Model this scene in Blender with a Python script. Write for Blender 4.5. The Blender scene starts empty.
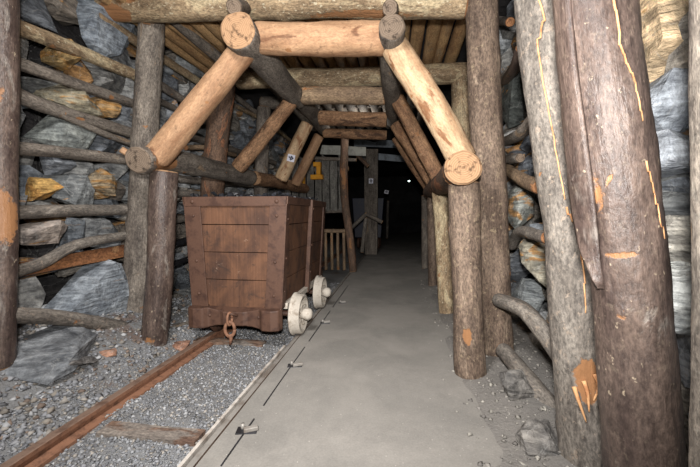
import bpy, bmesh, math, random
import numpy as np
from mathutils import Vector, Matrix, noise

PI = math.pi
sc = bpy.context.scene
C = sc.collection

# ------------------------------------------------------------------ camera
FPX = 350.0
EYE = Vector((0, 0, 1.25))
PITCH = math.atan(20.5 / FPX)
YAW = math.atan(49 / FPX * math.cos(PITCH))
ROT = Matrix.Rotation(YAW, 3, 'Z') @ Matrix.Rotation(PI / 2 - PITCH, 3, 'X')
cam = bpy.data.cameras.new('camera')
cam.lens = 18.0; cam.sensor_width = 36.0; cam.clip_start = 0.02
camo = bpy.data.objects.new('camera', cam); C.objects.link(camo)
camo.location = EYE; camo.rotation_euler = ROT.to_euler()
sc.camera = camo


def ray(px, py):
    return ROT @ Vector(((px - 350) / FPX, (233.5 - py) / FPX, -1))
def PY(px, py, Y):
    d = ray(px, py); return EYE + d * (Y / d.y)
def PX(px, py, X):
    d = ray(px, py); return EYE + d * (X / d.x)
def PZ(px, py, z=0.0):
    d = ray(px, py); return EYE + d * ((z - EYE.z) / d.z)


def lin(c):
    return tuple(((v / 255) / 12.92 if v / 255 <= .04045 else ((v / 255 + .055) / 1.055) ** 2.4) for v in c)
def col4(c):
    return lin(c) + (1,)

# ------------------------------------------------------------------ tagging
def tag(o, label=None, cat=None, group=None, kind=None):
    if label: o['label'] = label
    if cat: o['category'] = cat
    if group: o['group'] = group
    if kind: o['kind'] = kind
    return o
def empty(name, loc, label, cat, group=None):
    o = bpy.data.objects.new(name, None); C.objects.link(o); o.location = loc
    o.empty_display_size = .1
    return tag(o, label, cat, group)


def link(name, verts, faces, mats, parent=None, origin=None, fm=None, smooth=None, attrs=None):
    """world-space vertices -> ONE mesh object whose origin is at `origin` (or at its parent)."""
    if origin is None:
        origin = WORLD.get(parent.name, Vector((0, 0, 0))) if parent else Vector((0, 0, 0))
    origin = Vector(origin)
    me = bpy.data.meshes.new(name)
    me.from_pydata([tuple(Vector(v) - origin) for v in verts], [], faces)
    for m in (mats if isinstance(mats, (list, tuple)) else [mats]):
        me.materials.append(m)
    if fm is not None:
        me.polygons.foreach_set('material_index', fm)
    if smooth is True:
        me.polygons.foreach_set('use_smooth', [True] * len(faces))
    elif smooth is not None and smooth is not False:
        me.polygons.foreach_set('use_smooth', smooth)
    if attrs:
        for k, (typ, data) in attrs.items():
            a = me.attributes.new(k, typ, 'POINT')
            a.data.foreach_set('value' if typ == 'FLOAT' else ('vector' if typ == 'FLOAT_VECTOR' else 'color'), data)
    me.update()
    o = bpy.data.objects.new(name, me); C.objects.link(o)
    if parent:
        o.parent = parent
        o.location = origin - WORLD.get(parent.name, Vector((0, 0, 0)))
    else:
        o.location = origin
    WORLD[o.name] = origin
    return o
WORLD = {}

# ------------------------------------------------------------------ materials
class G:
    def __init__(s, name):
        s.m = bpy.data.materials.new(name); s.m.use_nodes = True
        s.t = s.m.node_tree; s.t.nodes.clear()
        s.out = s.t.nodes.new('ShaderNodeOutputMaterial')
        s.b = s.t.nodes.new('ShaderNodeBsdfPrincipled')
        s.t.links.new(s.b.outputs[0], s.out.inputs[0])
    def n(s, typ, **kw):
        x = s.t.nodes.new(typ)
        for k, v in kw.items(): setattr(x, k, v)
        return x
    def l(s, a, b): s.t.links.new(a, b)
    def val(s, sock, v):
        if hasattr(v, 'links'): s.l(v, sock)
        else: sock.default_value = v
    def math(s, op, a, b=0.0, clamp=False):
        x = s.n('ShaderNodeMath', operation=op, use_clamp=clamp)
        s.val(x.inputs[0], a); s.val(x.inputs[1], b); return x.outputs[0]
    def mix(s, f, a, b, bt='MIX'):
        x = s.n('ShaderNodeMix', data_type='RGBA', blend_type=bt)
        s.val(x.inputs[0], f); s.val(x.inputs[6], a); s.val(x.inputs[7], b); return x.outputs[2]
    def noise(s, vec, scale, detail=5, rough=.6, dist=0):
        x = s.n('ShaderNodeTexNoise'); s.l(vec, x.inputs['Vector'])
        x.inputs['Scale'].default_value = scale; x.inputs['Detail'].default_value = detail
        x.inputs['Roughness'].default_value = rough; x.inputs['Distortion'].default_value = dist
        return x.outputs['Fac']
    def step(s, v, lo, hi):
        x = s.n('ShaderNodeMapRange', interpolation_type='SMOOTHSTEP'); s.val(x.inputs[0], v)
        x.inputs[1].default_value = lo; x.inputs[2].default_value = hi; return x.outputs[0]
    def scale(s, vec, sv):
        x = s.n('ShaderNodeMapping'); s.l(vec, x.inputs['Vector']); x.inputs['Scale'].default_value = sv
        return x.outputs[0]
    def attr(s, name, out='Vector'):
        return s.n('ShaderNodeAttribute', attribute_name=name).outputs[out]
    def rnd(s, vec, k=37.0):
        oi = s.n('ShaderNodeObjectInfo')
        x = s.n('ShaderNodeVectorMath', operation='ADD'); s.l(vec, x.inputs[0])
        s.l(s.math('MULTIPLY', oi.outputs['Random'], k), x.inputs[1]); return x.outputs[0]
    def bump(s, h, strength=.5, dist=.01):
        x = s.n('ShaderNodeBump'); x.inputs['Strength'].default_value = strength
        x.inputs['Distance'].default_value = dist; s.l(h, x.inputs['Height'])
        s.l(x.outputs[0], s.b.inputs['Normal'])
    def fin(s, col, rough=.8, spec=.3, metal=0):
        s.val(s.b.inputs['Base Color'], col); s.val(s.b.inputs['Roughness'], rough)
        s.b.inputs['Specular IOR Level'].default_value = spec; s.val(s.b.inputs['Metallic'], metal)
        return s.m


def wood(name, base, dark, patch, patch_at=.6, speck=(190, 175, 150), speck_at=.66, cut=(164, 118, 80), rough=.8, bump=.6, streak=.35, spec=.25, lich=.35, mot=1.0):
    g = G(name)
    v = g.rnd(g.attr('lc'))
    n1 = g.noise(g.scale(v, (1, 1, .22)), 9, 6, .65, .4)
    c = g.mix(g.step(n1, .35, .68), col4(base), col4(dark))
    n2 = g.noise(g.scale(v, (1, 1, .35)), 5.5, 7, .62, .8)
    pm = g.step(n2, patch_at - .02, patch_at + .05)
    c = g.mix(pm, c, col4(patch))
    n4 = g.noise(g.scale(v, (1, 1, .05)), 55, 4, .6)
    n7 = g.noise(g.scale(v, (1, 1, .45)), 75, 5, .7)
    c = g.mix(.75 * mot, c, g.mix(g.step(n7, .25, .75), (.25, .25, .25, 1), (1.7, 1.68, 1.62, 1)), 'MULTIPLY')
    n8 = g.noise(g.scale(v, (1, 1, .5)), 13, 6, .7, .5)
    c = g.mix(.5 * mot, c, g.mix(g.step(n8, .25, .75), (.42, .41, .42, 1), (1.55, 1.55, 1.5, 1)), 'MULTIPLY')
    n9 = g.noise(g.scale(v, (1, 1, .9)), 24, 4, .75, .3)
    c = g.mix(g.math('MULTIPLY', g.step(n9, .57, .66), lich), c, col4(speck))
    c = g.mix(streak, c, g.mix(n4, (.12, .12, .12, 1), (1.75, 1.75, 1.75, 1)), 'MULTIPLY')
    n3 = g.noise(g.scale(v, (1, 1, .7)), 38, 3, .55)
    c = g.mix(g.math('MULTIPLY', g.step(n3, speck_at, speck_at + .06), .75), c, col4(speck))
    n5 = g.noise(v, 17, 5, .7)
    c = g.mix(g.math('MULTIPLY', g.step(n5, .58, .7), .45), c, col4(tuple(x * .45 for x in dark)))
    k = g.attr('kn', 'Fac')
    kk = g.step(g.math('ADD', k, g.math('MULTIPLY', g.math('SUBTRACT', n5, .5), 1.2)), .45, .6)
    c = g.mix(kk, c, g.mix(n4, col4(tuple(x * .72 for x in cut)), col4(cut)))
    h = g.math('ADD', g.math('MULTIPLY', n4, .5), g.math('MULTIPLY', n1, .9))
    h = g.math('SUBTRACT', h, g.math('MULTIPLY', pm, .3))
    h = g.math('SUBTRACT', h, g.math('MULTIPLY', kk, .4))
    h = g.math('ADD', h, g.math('MULTIPLY', n3, .4))
    h = g.math('ADD', h, g.math('MULTIPLY', g.math('ADD', n7, n8), .6))
    g.bump(h, bump, .015)
    return g.fin(c, rough, spec)


def endgrain(name, a, b):
    g = G(name)
    v = g.attr('lc')
    sx = g.n('ShaderNodeSeparateXYZ'); g.l(v, sx.inputs[0])
    r2 = g.math('ADD', g.math('MULTIPLY', sx.outputs[0], sx.outputs[0]), g.math('MULTIPLY', sx.outputs[1], sx.outputs[1]))
    r = g.math('SQRT', r2)
    n = g.noise(v, 14, 4)
    w = g.math('SINE', g.math('ADD', g.math('MULTIPLY', r, 420), g.math('MULTIPLY', n, 8)))
    c = g.mix(g.math('ADD', g.math('MULTIPLY', w, .25), .5), col4(a), col4(b))
    n2 = g.noise(g.rnd(v), 22, 5)
    c = g.mix(g.step(n2, .5, .7), c, col4(tuple(x * .6 for x in b)))
    g.bump(g.math('ADD', g.math('MULTIPLY', w, .2), n2), .4, .008)
    return g.fin(c, .85, .2)


M = {}
M['bark'] = wood('grey_bark', (118, 102, 90), (86, 72, 63), (134, 118, 104), .6, (178, 160, 130), .69)
M['bark_dark'] = wood('dark_grey_bark', (126, 118, 110), (88, 81, 76), (134, 116, 98), .63, (150, 145, 135), .7)
M['bark_wet'] = wood('smooth_dark_bark', (98, 84, 77), (62, 51, 48), (118, 110, 104), .6, (172, 156, 134), .67, rough=.42, spec=.4, lich=.12, mot=.8, bump=.45, streak=.15)
M['bark_dust'] = wood('dusty_bark', (120, 114, 108), (90, 84, 79), (136, 129, 122), .6, (180, 160, 140), .72, streak=.2, bump=.4)
M['bark_red'] = wood('reddish_bark', (108, 86, 72), (76, 64, 56), (136, 94, 70), .58, (165, 130, 100), .7)
M['mottled'] = wood('lichen_mottled_bark', (156, 136, 110), (116, 98, 78), (172, 156, 128), .53, (196, 186, 160), .62)
M['peeled'] = wood('peeled_tan_wood', (168, 134, 104), (138, 104, 78), (108, 76, 56), .62, (120, 72, 44), .7, streak=.2, bump=.35, rough=.7, mot=.45, lich=.2)
M['peeled_pale'] = wood('peeled_pale_wood', (192, 166, 134), (162, 130, 100), (136, 98, 70), .58, (122, 78, 48), .7, streak=.2, bump=.35, rough=.7, mot=.45, lich=.2)
M['peeled_brown'] = wood('peeled_brown_wood', (156, 122, 94), (112, 82, 62), (90, 68, 54), .56, (180, 148, 116), .7, streak=.3, bump=.4)
M['peeled_grey'] = wood('greyed_peeled_wood', (150, 128, 104), (112, 94, 78), (168, 118, 80), .62, (180, 160, 130), .7)
M['brown_board'] = wood('brown_board', (142, 98, 66), (106, 70, 48), (158, 120, 86), .62, (120, 90, 70), .72, bump=.3)
M['grey_board'] = wood('grey_board', (120, 118, 114), (82, 80, 78), (96, 92, 88), .6, (150, 148, 140), .72, bump=.3)
M['roofwood'] = wood('roof_pole_wood', (176, 144, 104), (140, 108, 76), (150, 128, 100), .6, (120, 90, 64), .7, mot=.7)
M['end'] = endgrain('cut_end', (170, 138, 106), (134, 102, 76))
M['end_dark'] = endgrain('weathered_cut_end', (122, 108, 94), (88, 74, 62))
M['end_orange'] = endgrain('orange_cut_end', (176, 128, 90), (138, 94, 64))


def stone_mat(name, gain=1.0):
    g = G(name)
    geo = g.n('ShaderNodeTexCoord').outputs['Object']
    rc = g.attr('rc', 'Color')
    ra = g.attr('ra', 'Fac')
    off = g.n('ShaderNodeVectorMath', operation='ADD'); g.l(geo, off.inputs[0])
    g.l(g.math('MULTIPLY', ra, 60), off.inputs[1]); v = off.outputs[0]
    n1 = g.noise(v, 5, 7, .68, .6)
    c = g.mix(g.step(n1, .3, .7), g.mix(1, rc, (.55, .57, .6, 1), 'MULTIPLY'), g.mix(1, rc, (1.3, 1.3, 1.3, 1), 'MULTIPLY'))
    n2 = g.noise(g.scale(v, (1, .6, 2.2)), 3.4, 6, .6, .9)
    thr = g.math('SUBTRACT', .72, g.math('MULTIPLY', ra, .24))
    rust = g.math('MULTIPLY', g.step(g.math('SUBTRACT', n2, thr), 0, .07), .8)
    c = g.mix(rust, c, g.mix(g.noise(v, 20, 4), col4((182, 138, 74)), col4((132, 88, 46))))
    n3 = g.noise(g.scale(v, (1.2, 1, 7)), 5, 5, .6, .5)
    c = g.mix(.7, c, g.mix(g.step(n3, .3, .7), (.4, .4, .42, 1), (1.7, 1.7, 1.7, 1)), 'MULTIPLY')
    n9 = g.noise(v, 16, 6, .75)
    c = g.mix(.7, c, g.mix(g.step(n9, .3, .7), (.5, .5, .5, 1), (1.6, 1.6, 1.58, 1)), 'MULTIPLY')
    n5 = g.noise(v, 2.3, 4, .55, 1.4)
    vein = g.step(g.math('ABSOLUTE', g.math('SUBTRACT', n5, .5)), .012, 0)
    c = g.mix(g.math('MULTIPLY', vein, .2), c, col4((196, 196, 192)))
    n4 = g.noise(v, 30, 6, .7)
    g.bump(g.math('ADD', g.math('ADD', n1, g.math('MULTIPLY', n3, .7)), g.math('MULTIPLY', n4, .35)), .95, .04)
    return g.fin(c, .72, .3)
M['stone'] = stone_mat('slate_stone')


def ground_mat(name, a, b, speck, sc_=60, bump=.6, dist=.01, patch=None):
    g = G(name)
    v = g.n('ShaderNodeTexCoord').outputs['Object']
    n1 = g.noise(v, 1.3, 6, .6, .3); n2 = g.noise(v, sc_, 4, .65); n3 = g.noise(v, 9, 6, .7)
    c = g.mix(g.step(n1, .35, .65), col4(a), col4(b))
    c = g.mix(.35, c, g.mix(n2, (.3, .3, .3, 1), (1.7, 1.7, 1.7, 1)), 'MULTIPLY')
    c = g.mix(.3, c, g.mix(n3, (.5, .5, .5, 1), (1.5, 1.5, 1.5, 1)), 'MULTIPLY')
    n6 = g.noise(v, 45, 2, .5)
    c = g.mix(g.math('MULTIPLY', g.step(n6, .72, .76), .6), c, col4(speck))
    if patch:
        c = g.mix(g.math('MULTIPLY', g.step(g.noise(v, 2.2, 5, .6), .56, .68), .55), c, col4(patch))
    g.bump(g.math('ADD', n2, n3), bump, dist)
    return g.fin(c, .9, .2)
M['path'] = ground_mat('dusty_path', (141, 137, 131), (125, 122, 117), (190, 186, 176), 90, .3, .004)
M['dirt'] = ground_mat('gravel_bed', (136, 137, 138), (120, 119, 118), (160, 160, 160), 55, .9, .02, (116, 88, 70))
M['dusty'] = ground_mat('dusty_ground', (130, 126, 121), (114, 111, 107), (160, 158, 152), 55, .7, .015)
M['rock_bg'] = ground_mat('dark_rock', (58, 56, 56), (40, 39, 40), (80, 80, 80), 12, .9, .05)


def gravel_mat():
    g = G('loose_gravel')
    rc = g.attr('rc', 'Color')
    v = g.n('ShaderNodeTexCoord').outputs['Object']
    n = g.noise(v, 60, 3)
    c = g.mix(.4, rc, g.mix(n, (.5, .5, .5, 1), (1.5, 1.5, 1.5, 1)), 'MULTIPLY')
    return g.fin(c, .85, .25)
M['gravel'] = gravel_mat()


def plain(name, c, rough=.6, metal=0, c2=None, sc_=12, bump=.25, at=(.45, .65), spec=.4, streak=None):
    g = G(name)
    v = g.rnd(g.n('ShaderNodeTexCoord').outputs['Object'], 9)
    n = g.noise(v, sc_, 7, .65, .3)
    cc = col4(c)
    if c2: cc = g.mix(g.step(n, *at), cc, col4(c2))
    n2 = g.noise(v, sc_ * 6, 4)
    cc = g.mix(.3, cc, g.mix(n2, (.4, .4, .4, 1), (1.6, 1.6, 1.6, 1)), 'MULTIPLY')
    if bump: g.bump(g.math('ADD', n, g.math('MULTIPLY', n2, .5)), bump, .008)
    return g.fin(cc, rough, spec, metal)
M['rust'] = plain('brown_rusty_iron', (86, 62, 50), .6, .0, (66, 46, 38), 9, .3, spec=.35)
M['rust_rail'] = plain('rusty_rail', (128, 106, 92), .5, .1, (100, 78, 66), 14, .3)
M['rust_orange'] = plain('orange_rust', (136, 98, 76), .7, .0, (104, 74, 58), 20, .4)
M['dusty_iron'] = plain('dust_caked_iron', (190, 182, 170), .85, 0, (150, 138, 124), 14, .5, (.5, .7))
M['rail_bright'] = plain('worn_rail', (148, 144, 138), .45, .2, (118, 110, 102), 6, .15)
M['rail_edge'] = plain('pale_worn_edge', (190, 184, 176), .5, .0, (140, 130, 120), 9, .15)
M['black'] = plain('black_rubber', (30, 30, 33), .45, 0, (44, 44, 48), 10, .2)
M['coal'] = plain('coal_load', (34, 35, 38), .35, 0, (52, 54, 60), 20, .4, spec=.6)
M['yellow'] = plain('yellow_paint', (226, 158, 28), .5, 0, (204, 134, 20), 10, .1)
M['white'] = plain('white_card', (225, 226, 238), .5, 0, None, 10, 0)
M['ink'] = plain('dark_blue_ink', (38, 42, 66), .5, 0, None, 10, 0)
M['steel_grey'] = plain('grey_steel', (118, 126, 134), .5, .2, (84, 88, 92), 5, .1)
M['dark_blue'] = plain('dark_blue_paint', (38, 42, 60), .5, 0, (50, 50, 58), 8, .15)
M['root'] = plain('orange_rootlet', (206, 158, 112), .8, 0, (172, 118, 78), 20, .2)
M['concrete_pale'] = plain('pale_panel', (160, 160, 152), .7, 0, (130, 130, 124), 6, .2)
M['greenish'] = None
g_ = G('lamp_glow'); em = g_.n('ShaderNodeEmission'); em.inputs[0].default_value = (.75, 1, .9, 1); em.inputs[1].default_value = 6
g_.l(em.outputs[0], g_.out.inputs[0]); M['glow'] = g_.m


def cart_wood():
    g = G('cart_planks')
    v = g.n('ShaderNodeTexCoord').outputs['Object']
    sx = g.n('ShaderNodeSeparateXYZ'); g.l(v, sx.inputs[0])
    n1 = g.noise(g.scale(v, (1, 1, .6)), 4, 6, .65, .6)
    c = g.mix(g.step(n1, .35, .68), col4((104, 73, 54)), col4((70, 50, 41)))
    n2 = g.noise(g.scale(v, (40, 40, 1.2)), 1.6, 3, .5)
    c = g.mix(.55, c, g.mix(n2, (.35, .33, .3, 1), (1.65, 1.65, 1.65, 1)), 'MULTIPLY')
    n3 = g.noise(v, 6.5, 6, .7, .8)
    c = g.mix(g.math('MULTIPLY', g.step(n3, .52, .68), .75), c, col4((52, 42, 38)))
    n4 = g.noise(v, 13, 6, .7, .5)
    c = g.mix(g.math('MULTIPLY', g.step(n4, .64, .72), .5), c, col4((176, 150, 130)))
    g.bump(g.math('ADD', n2, n3), .35, .006)
    return g.fin(c, .7, .3)
M['cart_wood'] = cart_wood()

# ------------------------------------------------------------------ logs
def resample(pts, step):
    pts = [Vector(p) for p in pts]
    if len(pts) == 2: pts = [pts[0], (pts[0] + pts[1]) / 2, pts[1]]
    P = [pts[0] * 2 - pts[1]] + pts + [pts[-1] * 2 - pts[-2]]
    out = []
    for i in range(1, len(P) - 2):
        a, b, c, d = P[i - 1:i + 3]
        n = max(1, int((c - b).length / step))
        for k in range(n):
            t = k / n
            out.append(.5 * ((2 * b) + (c - a) * t + (2 * a - 5 * b + 4 * c - d) * t * t + (3 * b - a - 3 * c + d) * t ** 3))
    out.append(pts[-1]); return out


LOGS = {}
def log(name, pts, r, mat='bark', end='end_dark', label=None, cat='log', group=None, r2=None, rough=1.0, bend=.5,
        knots=2, marks=(), seed=None, parent=None, segs=22, wob=None):
    """a round timber: irregular section, bends, knots, sawn ends. marks = (t, angle, half length m, half width m, value)"""
    seed = seed if seed is not None else (len(LOGS) * 7.31 + 3.1)
    rnd = random.Random(int(seed * 100))
    ax = resample(pts, .035)
    L = sum((ax[i + 1] - ax[i]).length for i in range(len(ax) - 1))
    mid = ax[len(ax) // 2]
    r2 = r2 or r
    so = Vector((seed * 3.7, seed * 1.3, -seed * 2.1))
    kn = [(rnd.random(), rnd.uniform(-PI, PI), rnd.uniform(.6, 1.1)) for _ in range(knots)]
    V = []; lc = []; kv = []; F_ = []; fm = []; sm = []
    n = len(ax); s = 0; info = []
    for i, p in enumerate(ax):
        t = (ax[min(i + 1, n - 1)] - ax[max(i - 1, 0)]).normalized()
        u = (EYE - mid); u = (u - t * u.dot(t)).normalized(); w = t.cross(u)
        if i: s += (p - ax[i - 1]).length
        f = s / L
        rr = r + (r2 - r) * f
        amp = rr * .28 * bend * math.sin(PI * f)
        q = p + u * amp * noise.noise(so + Vector((0, 0, s * .9))) + w * amp * noise.noise(so + Vector((5, 5, s * .9)))
        info.append((q, t, u, w, rr, s))
        if i == 0 or i == n - 1: rr *= .975
        for k in range(segs):
            a = 2 * PI * k / segs
            cx, cy = math.cos(a), math.sin(a)
            d = 1 + rough * (.09 * noise.noise(so + Vector((cx * .9, cy * .9, s * 1.6))) +
                             .055 * noise.noise(so + Vector((cx * 2.2, cy * 2.2, s * 6))) +
                             .03 * noise.noise(so + Vector((cx * 5, cy * 5, s * 16))))
            kk = 0
            for kt, ka, kz in kn:
                da = (a - ka + PI) % (2 * PI) - PI
                e = ((s - kt * L) / (.05 * kz)) ** 2 + (da * rr / (.04 * kz)) ** 2
                d += .14 * kz * math.exp(-e * .8)
                if e < 1: kk = max(kk, .75 * (1 - e))
            for mt, ma, ml, mw, mv in marks:
                da = (a - ma + PI) % (2 * PI) - PI
                e = ((s - mt * L) / ml) ** 2 + (da * rr / mw) ** 2
                if e < 1.6:
                    kk = max(kk, mv * (1 - .45 * e)); d -= .05 * max(0, 1 - e)
            V.append(q + (u * cx + w * cy) * rr * d)
            lc += [cx * rr, cy * rr, s]; kv.append(kk)
    for i in range(n - 1):
        for k in range(segs):
            a, b = i * segs + k, i * segs + (k + 1) % segs
            F_.append((a, b, b + segs, a + segs)); fm.append(0); sm.append(True)
    for e, (ring, sg) in enumerate(((0, -1), (n - 1, 1))):
        q, t, u, w, rr, ss = info[ring]
        prev = [ring * segs + k for k in range(segs)]
        for fr in (.9, .5):
            new = []
            for k in range(segs):
                pv = V[ring * segs + k]
                V.append(q + (pv - q) * fr + t * sg * (.012 if fr < 1 else 0) * (1 + .5 * noise.noise(pv * 9))); new.append(len(V) - 1)
                a = 2 * PI * k / segs
                lc += [math.cos(a) * rr * fr, math.sin(a) * rr * fr, ss]; kv.append(0)
            for k in range(segs):
                a, b, c, d = prev[k], prev[(k + 1) % segs], new[(k + 1) % segs], new[k]
                F_.append((a, b, c, d) if sg > 0 else (d, c, b, a)); fm.append(1); sm.append(False)
            prev = new
        V.append(q + t * sg * .014); lc += [0, 0, ss]; kv.append(0); cidx = len(V) - 1
        for k in range(segs):
            a, b = prev[k], prev[(k + 1) % segs]
            F_.append((a, b, cidx) if sg > 0 else (cidx, b, a)); fm.append(1); sm.append(False)
    o = link(name, V, F_, [M[mat], M[end]], parent, origin=None if parent else ax[0], fm=fm, smooth=sm,
             attrs={'lc': ('FLOAT_VECTOR', lc), 'kn': ('FLOAT', kv)})
    LOGS[o.name] = (info, L)
    if label: tag(o, label, cat, group)
    return o


def tube(name, pts, r, mat, parent=None, segs=8, taper=1.0, label=None, cat=None, origin=None, step=.02):
    ax = resample(pts, step); V = []; F_ = []; n = len(ax)
    t0 = (ax[1] - ax[0]).normalized(); u = t0.orthogonal().normalized()
    for i, p in enumerate(ax):
        t = (ax[min(i + 1, n - 1)] - ax[max(i - 1, 0)]).normalized()
        u = (u - t * u.dot(t)).normalized(); w = t.cross(u)
        rr = r * (1 + (taper - 1) * i / (n - 1))
        for k in range(segs):
            a = 2 * PI * k / segs; V.append(p + (u * math.cos(a) + w * math.sin(a)) * rr)
    for i in range(n - 1):
        for k in range(segs):
            a, b = i * segs + k, i * segs + (k + 1) % segs; F_.append((a, b, b + segs, a + segs))
    F_.append(tuple(range(segs))[::-1]); F_.append(tuple(range((n - 1) * segs, n * segs)))
    o = link(name, V, F_, M[mat], parent, origin=origin if origin is not None else (None if parent else ax[0]), smooth=True)
    if label: tag(o, label, cat)
    return o


def surf(o, t, a, k=1.0):
    info, L = LOGS[o.name]
    i = min(len(info) - 1, max(0, int(t * (len(info) - 1))))
    q, tt, u, w, rr, s = info[i]
    return q + (u * math.cos(a) + w * math.sin(a)) * rr * k
def rootlet(o, pts, r=.006, label='thin orange rootlet on the bark'):
    rn = random.Random(len(bpy.data.objects)); P = []
    for (t0, a0), (t1, a1) in zip(pts, pts[1:]):
        for k in range(8):
            f = k / 8; P.append(surf(o, t0 + (t1 - t0) * f, a0 + (a1 - a0) * f + rn.uniform(-.025, .025), 1.04))
    c = tube('rootlet', P, r, 'root', o, 6, .6)
    c['label'] = label


def slab(name, corners, thick, mat, parent=None, label=None, cat=None, group=None, wavy=.006, seed=1.0, cuts=10):
    """board from 4 front corners (Vectors, in order), thickness pushed away from the eye; gets wood attribute along its long side."""
    a, b, c, d = [Vector(x) for x in corners]       # a->b long edge, d->c the opposite long edge
    nrm = (b - a).cross(d - a).normalized()
    if nrm.dot(EYE - a) < 0: nrm = -nrm
    V = []; lc = []; F_ = []
    L = (b - a).length; W = (d - a).length
    for i in range(cuts + 1):
        f = i / cuts
        p, q = a.lerp(b, f), d.lerp(c, f)
        for (e, g, z) in ((p, q, 0), (q, p, 0), (q, p, 1), (p, q, 1)):
            x = e + (e - g).normalized() * wavy * noise.noise(Vector((f * L * 4, seed, 3 if e is p else 9)))
            x = x + nrm * (wavy * noise.noise(Vector((f * L * 3, seed * 2, 7))) - thick * z)
            V.append(x); lc += [seed + (0 if e is p else W), z * thick + seed, f * L]
    for i in range(cuts):
        for k in range(4):
            A, B = i * 4 + k, i * 4 + (k + 1) % 4
            F_.append((A, A + 4, B + 4, B))
    F_.append((0, 1, 2, 3)); F_.append(tuple(cuts * 4 + k for k in (3, 2, 1, 0)))
    o = link(name, V, F_, M[mat], parent, origin=None if parent else a, attrs={'lc': ('FLOAT_VECTOR', lc), 'kn': ('FLOAT', [0] * len(V))})
    bm = bmesh.new(); bm.from_mesh(o.data); bmesh.ops.recalc_face_normals(bm, faces=bm.faces); bm.to_mesh(o.data); bm.free()
    if label: tag(o, label, cat, group)
    return o

# ------------------------------------------------------------------ rocks
def hull(center, size, seed, n=16, box=.6, rot=None, cuts=0, amp=0.0):
    rn = random.Random(seed); bm = bmesh.new()
    for _ in range(n):
        v = Vector((rn.gauss(0, 1), rn.gauss(0, 1), rn.gauss(0, 1))).normalized()
        m = max(abs(v.x), abs(v.y), abs(v.z)); v = v.lerp(v / m, box)
        bm.verts.new(Vector((v.x * size[0] / 2, v.y * size[1] / 2, v.z * size[2] / 2)))
    r = bmesh.ops.convex_hull(bm, input=bm.verts)
    bmesh.ops.delete(bm, geom=list({g for g in r['geom_interior'] + r['geom_unused'] if isinstance(g, bmesh.types.BMVert)}), context='VERTS')
    return finish_rock(bm, center, seed, rot, cuts, amp)
def finish_rock(bm, center, seed, rot, cuts, amp):
    if cuts:
        bmesh.ops.subdivide_edges(bm, edges=bm.edges, cuts=cuts, use_grid_fill=True)
        bmesh.ops.triangulate(bm, faces=bm.faces)
        for v in bm.verts:
            q = v.co * 5 + Vector((seed * 1.7, 0, 0))
            v.co += v.co.normalized() * amp * (noise.noise(q) + .6 * noise.noise(q * 2.7) + .4 * noise.noise(q * 6))
    bmesh.ops.recalc_face_normals(bm, faces=bm.faces)
    R = rot or Matrix.Identity(3)
    bm.verts.ensure_lookup_table()
    V = [R @ v.co + Vector(center) for v in bm.verts]
    F_ = [tuple(v.index for v in f.verts) for f in bm.faces]
    bm.free(); return V, F_


PAL = [(136, 142, 150), (150, 152, 152), (118, 124, 130), (104, 112, 120), (134, 136, 136), (92, 98, 106), (144, 142, 136), (126, 116, 102), (110, 112, 110), (150, 150, 146), (122, 108, 92)]
def rcol(rn, k=1.0):
    c = rn.choice(PAL); j = rn.uniform(.88, 1.15) * k; m_ = sum(c) / 3; c = [m_ + (q - m_) * .6 for q in c]
    return tuple(min(255, x * j) for x in c)


BIG = []          # (side, Y, z, half width, half height) of the named stones, so the packed wall leaves room
def stone(label, px, py, X, w, h, t, colr, rust=.2, seed=1, rot=None, pts=None, cat='stone', group=None, at=None, box=.65, cuts=2, amp=.02, name='wall_stone'):
    c = at if at is not None else PX(px, py, X)
    m_ = sum(colr) / 3; colr = [min(255, 1.06 * (m_ + (q - m_) * (.55 if colr[2] > colr[0] else .9))) for q in colr]
    if pts:     # outline given: polygon in the wall plane (y, z offsets in metres), extruded as an angular block
        bm = bmesh.new(); rn = random.Random(seed)
        for (y, z) in pts:
            for s_, k in ((1, .82), (-1, 1.0)):
                bm.verts.new(Vector((s_ * t / 2 * rn.uniform(.8, 1.1), y * k * rn.uniform(.97, 1.03), z * k)))
        bmesh.ops.convex_hull(bm, input=bm.verts)
        V, F_ = finish_rock(bm, c, seed, rot, cuts, amp)
    else:
        V, F_ = hull(c, (t, w, h), seed, 20, box, rot, cuts, amp)
    o = link(name, V, F_, M['stone'], origin=c, smooth=False,
             attrs={'rc': ('FLOAT_COLOR', list(col4(colr)) * len(V)), 'ra': ('FLOAT', [rust] * len(V))})
    BIG.append((1 if c.x > 0 else -1, c.y, c.z, w / 2, h / 2))
    return tag(o, label, cat, group)


def RZ(a): return Matrix.Rotation(math.radians(a), 3, 'Z')
def RX(a): return Matrix.Rotation(math.radians(a), 3, 'X')
def RY(a): return Matrix.Rotation(math.radians(a), 3, 'Y')

# ================================================================== GROUND
def gh(x, y):
    """height of the gravel bed: a bank of rubble against the left wall, a low one against the right wall"""
    h = -.085
    near = max(0, min(1, (4.4 - y) / 1.8))
    if x < -2.08: h += min(1, (-2.08 - x) / .65) ** 1.1 * (.15 + .24 * near)
    if x > .42: h = -.01 + (x - .42) * .14
    h += .02 * noise.noise(Vector((x * 2.2, y * 2.2, 0))) + .008 * noise.noise(Vector((x * 9, y * 9, 3)))
    return h


def grid(name, x0, x1, y0, y1, nx, ny, hf, mat):
    V = []; F_ = []
    for j in range(ny + 1):
        for i in range(nx + 1):
            x = x0 + (x1 - x0) * i / nx; y = y0 + (y1 - y0) * j / ny; V.append((x, y, hf(x, y)))
    for j in range(ny):
        for i in range(nx):
            a = j * (nx + 1) + i; F_.append((a, a + 1, a + nx + 2, a + nx + 1))
    return link(name, V, F_, mat, smooth=True)


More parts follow.
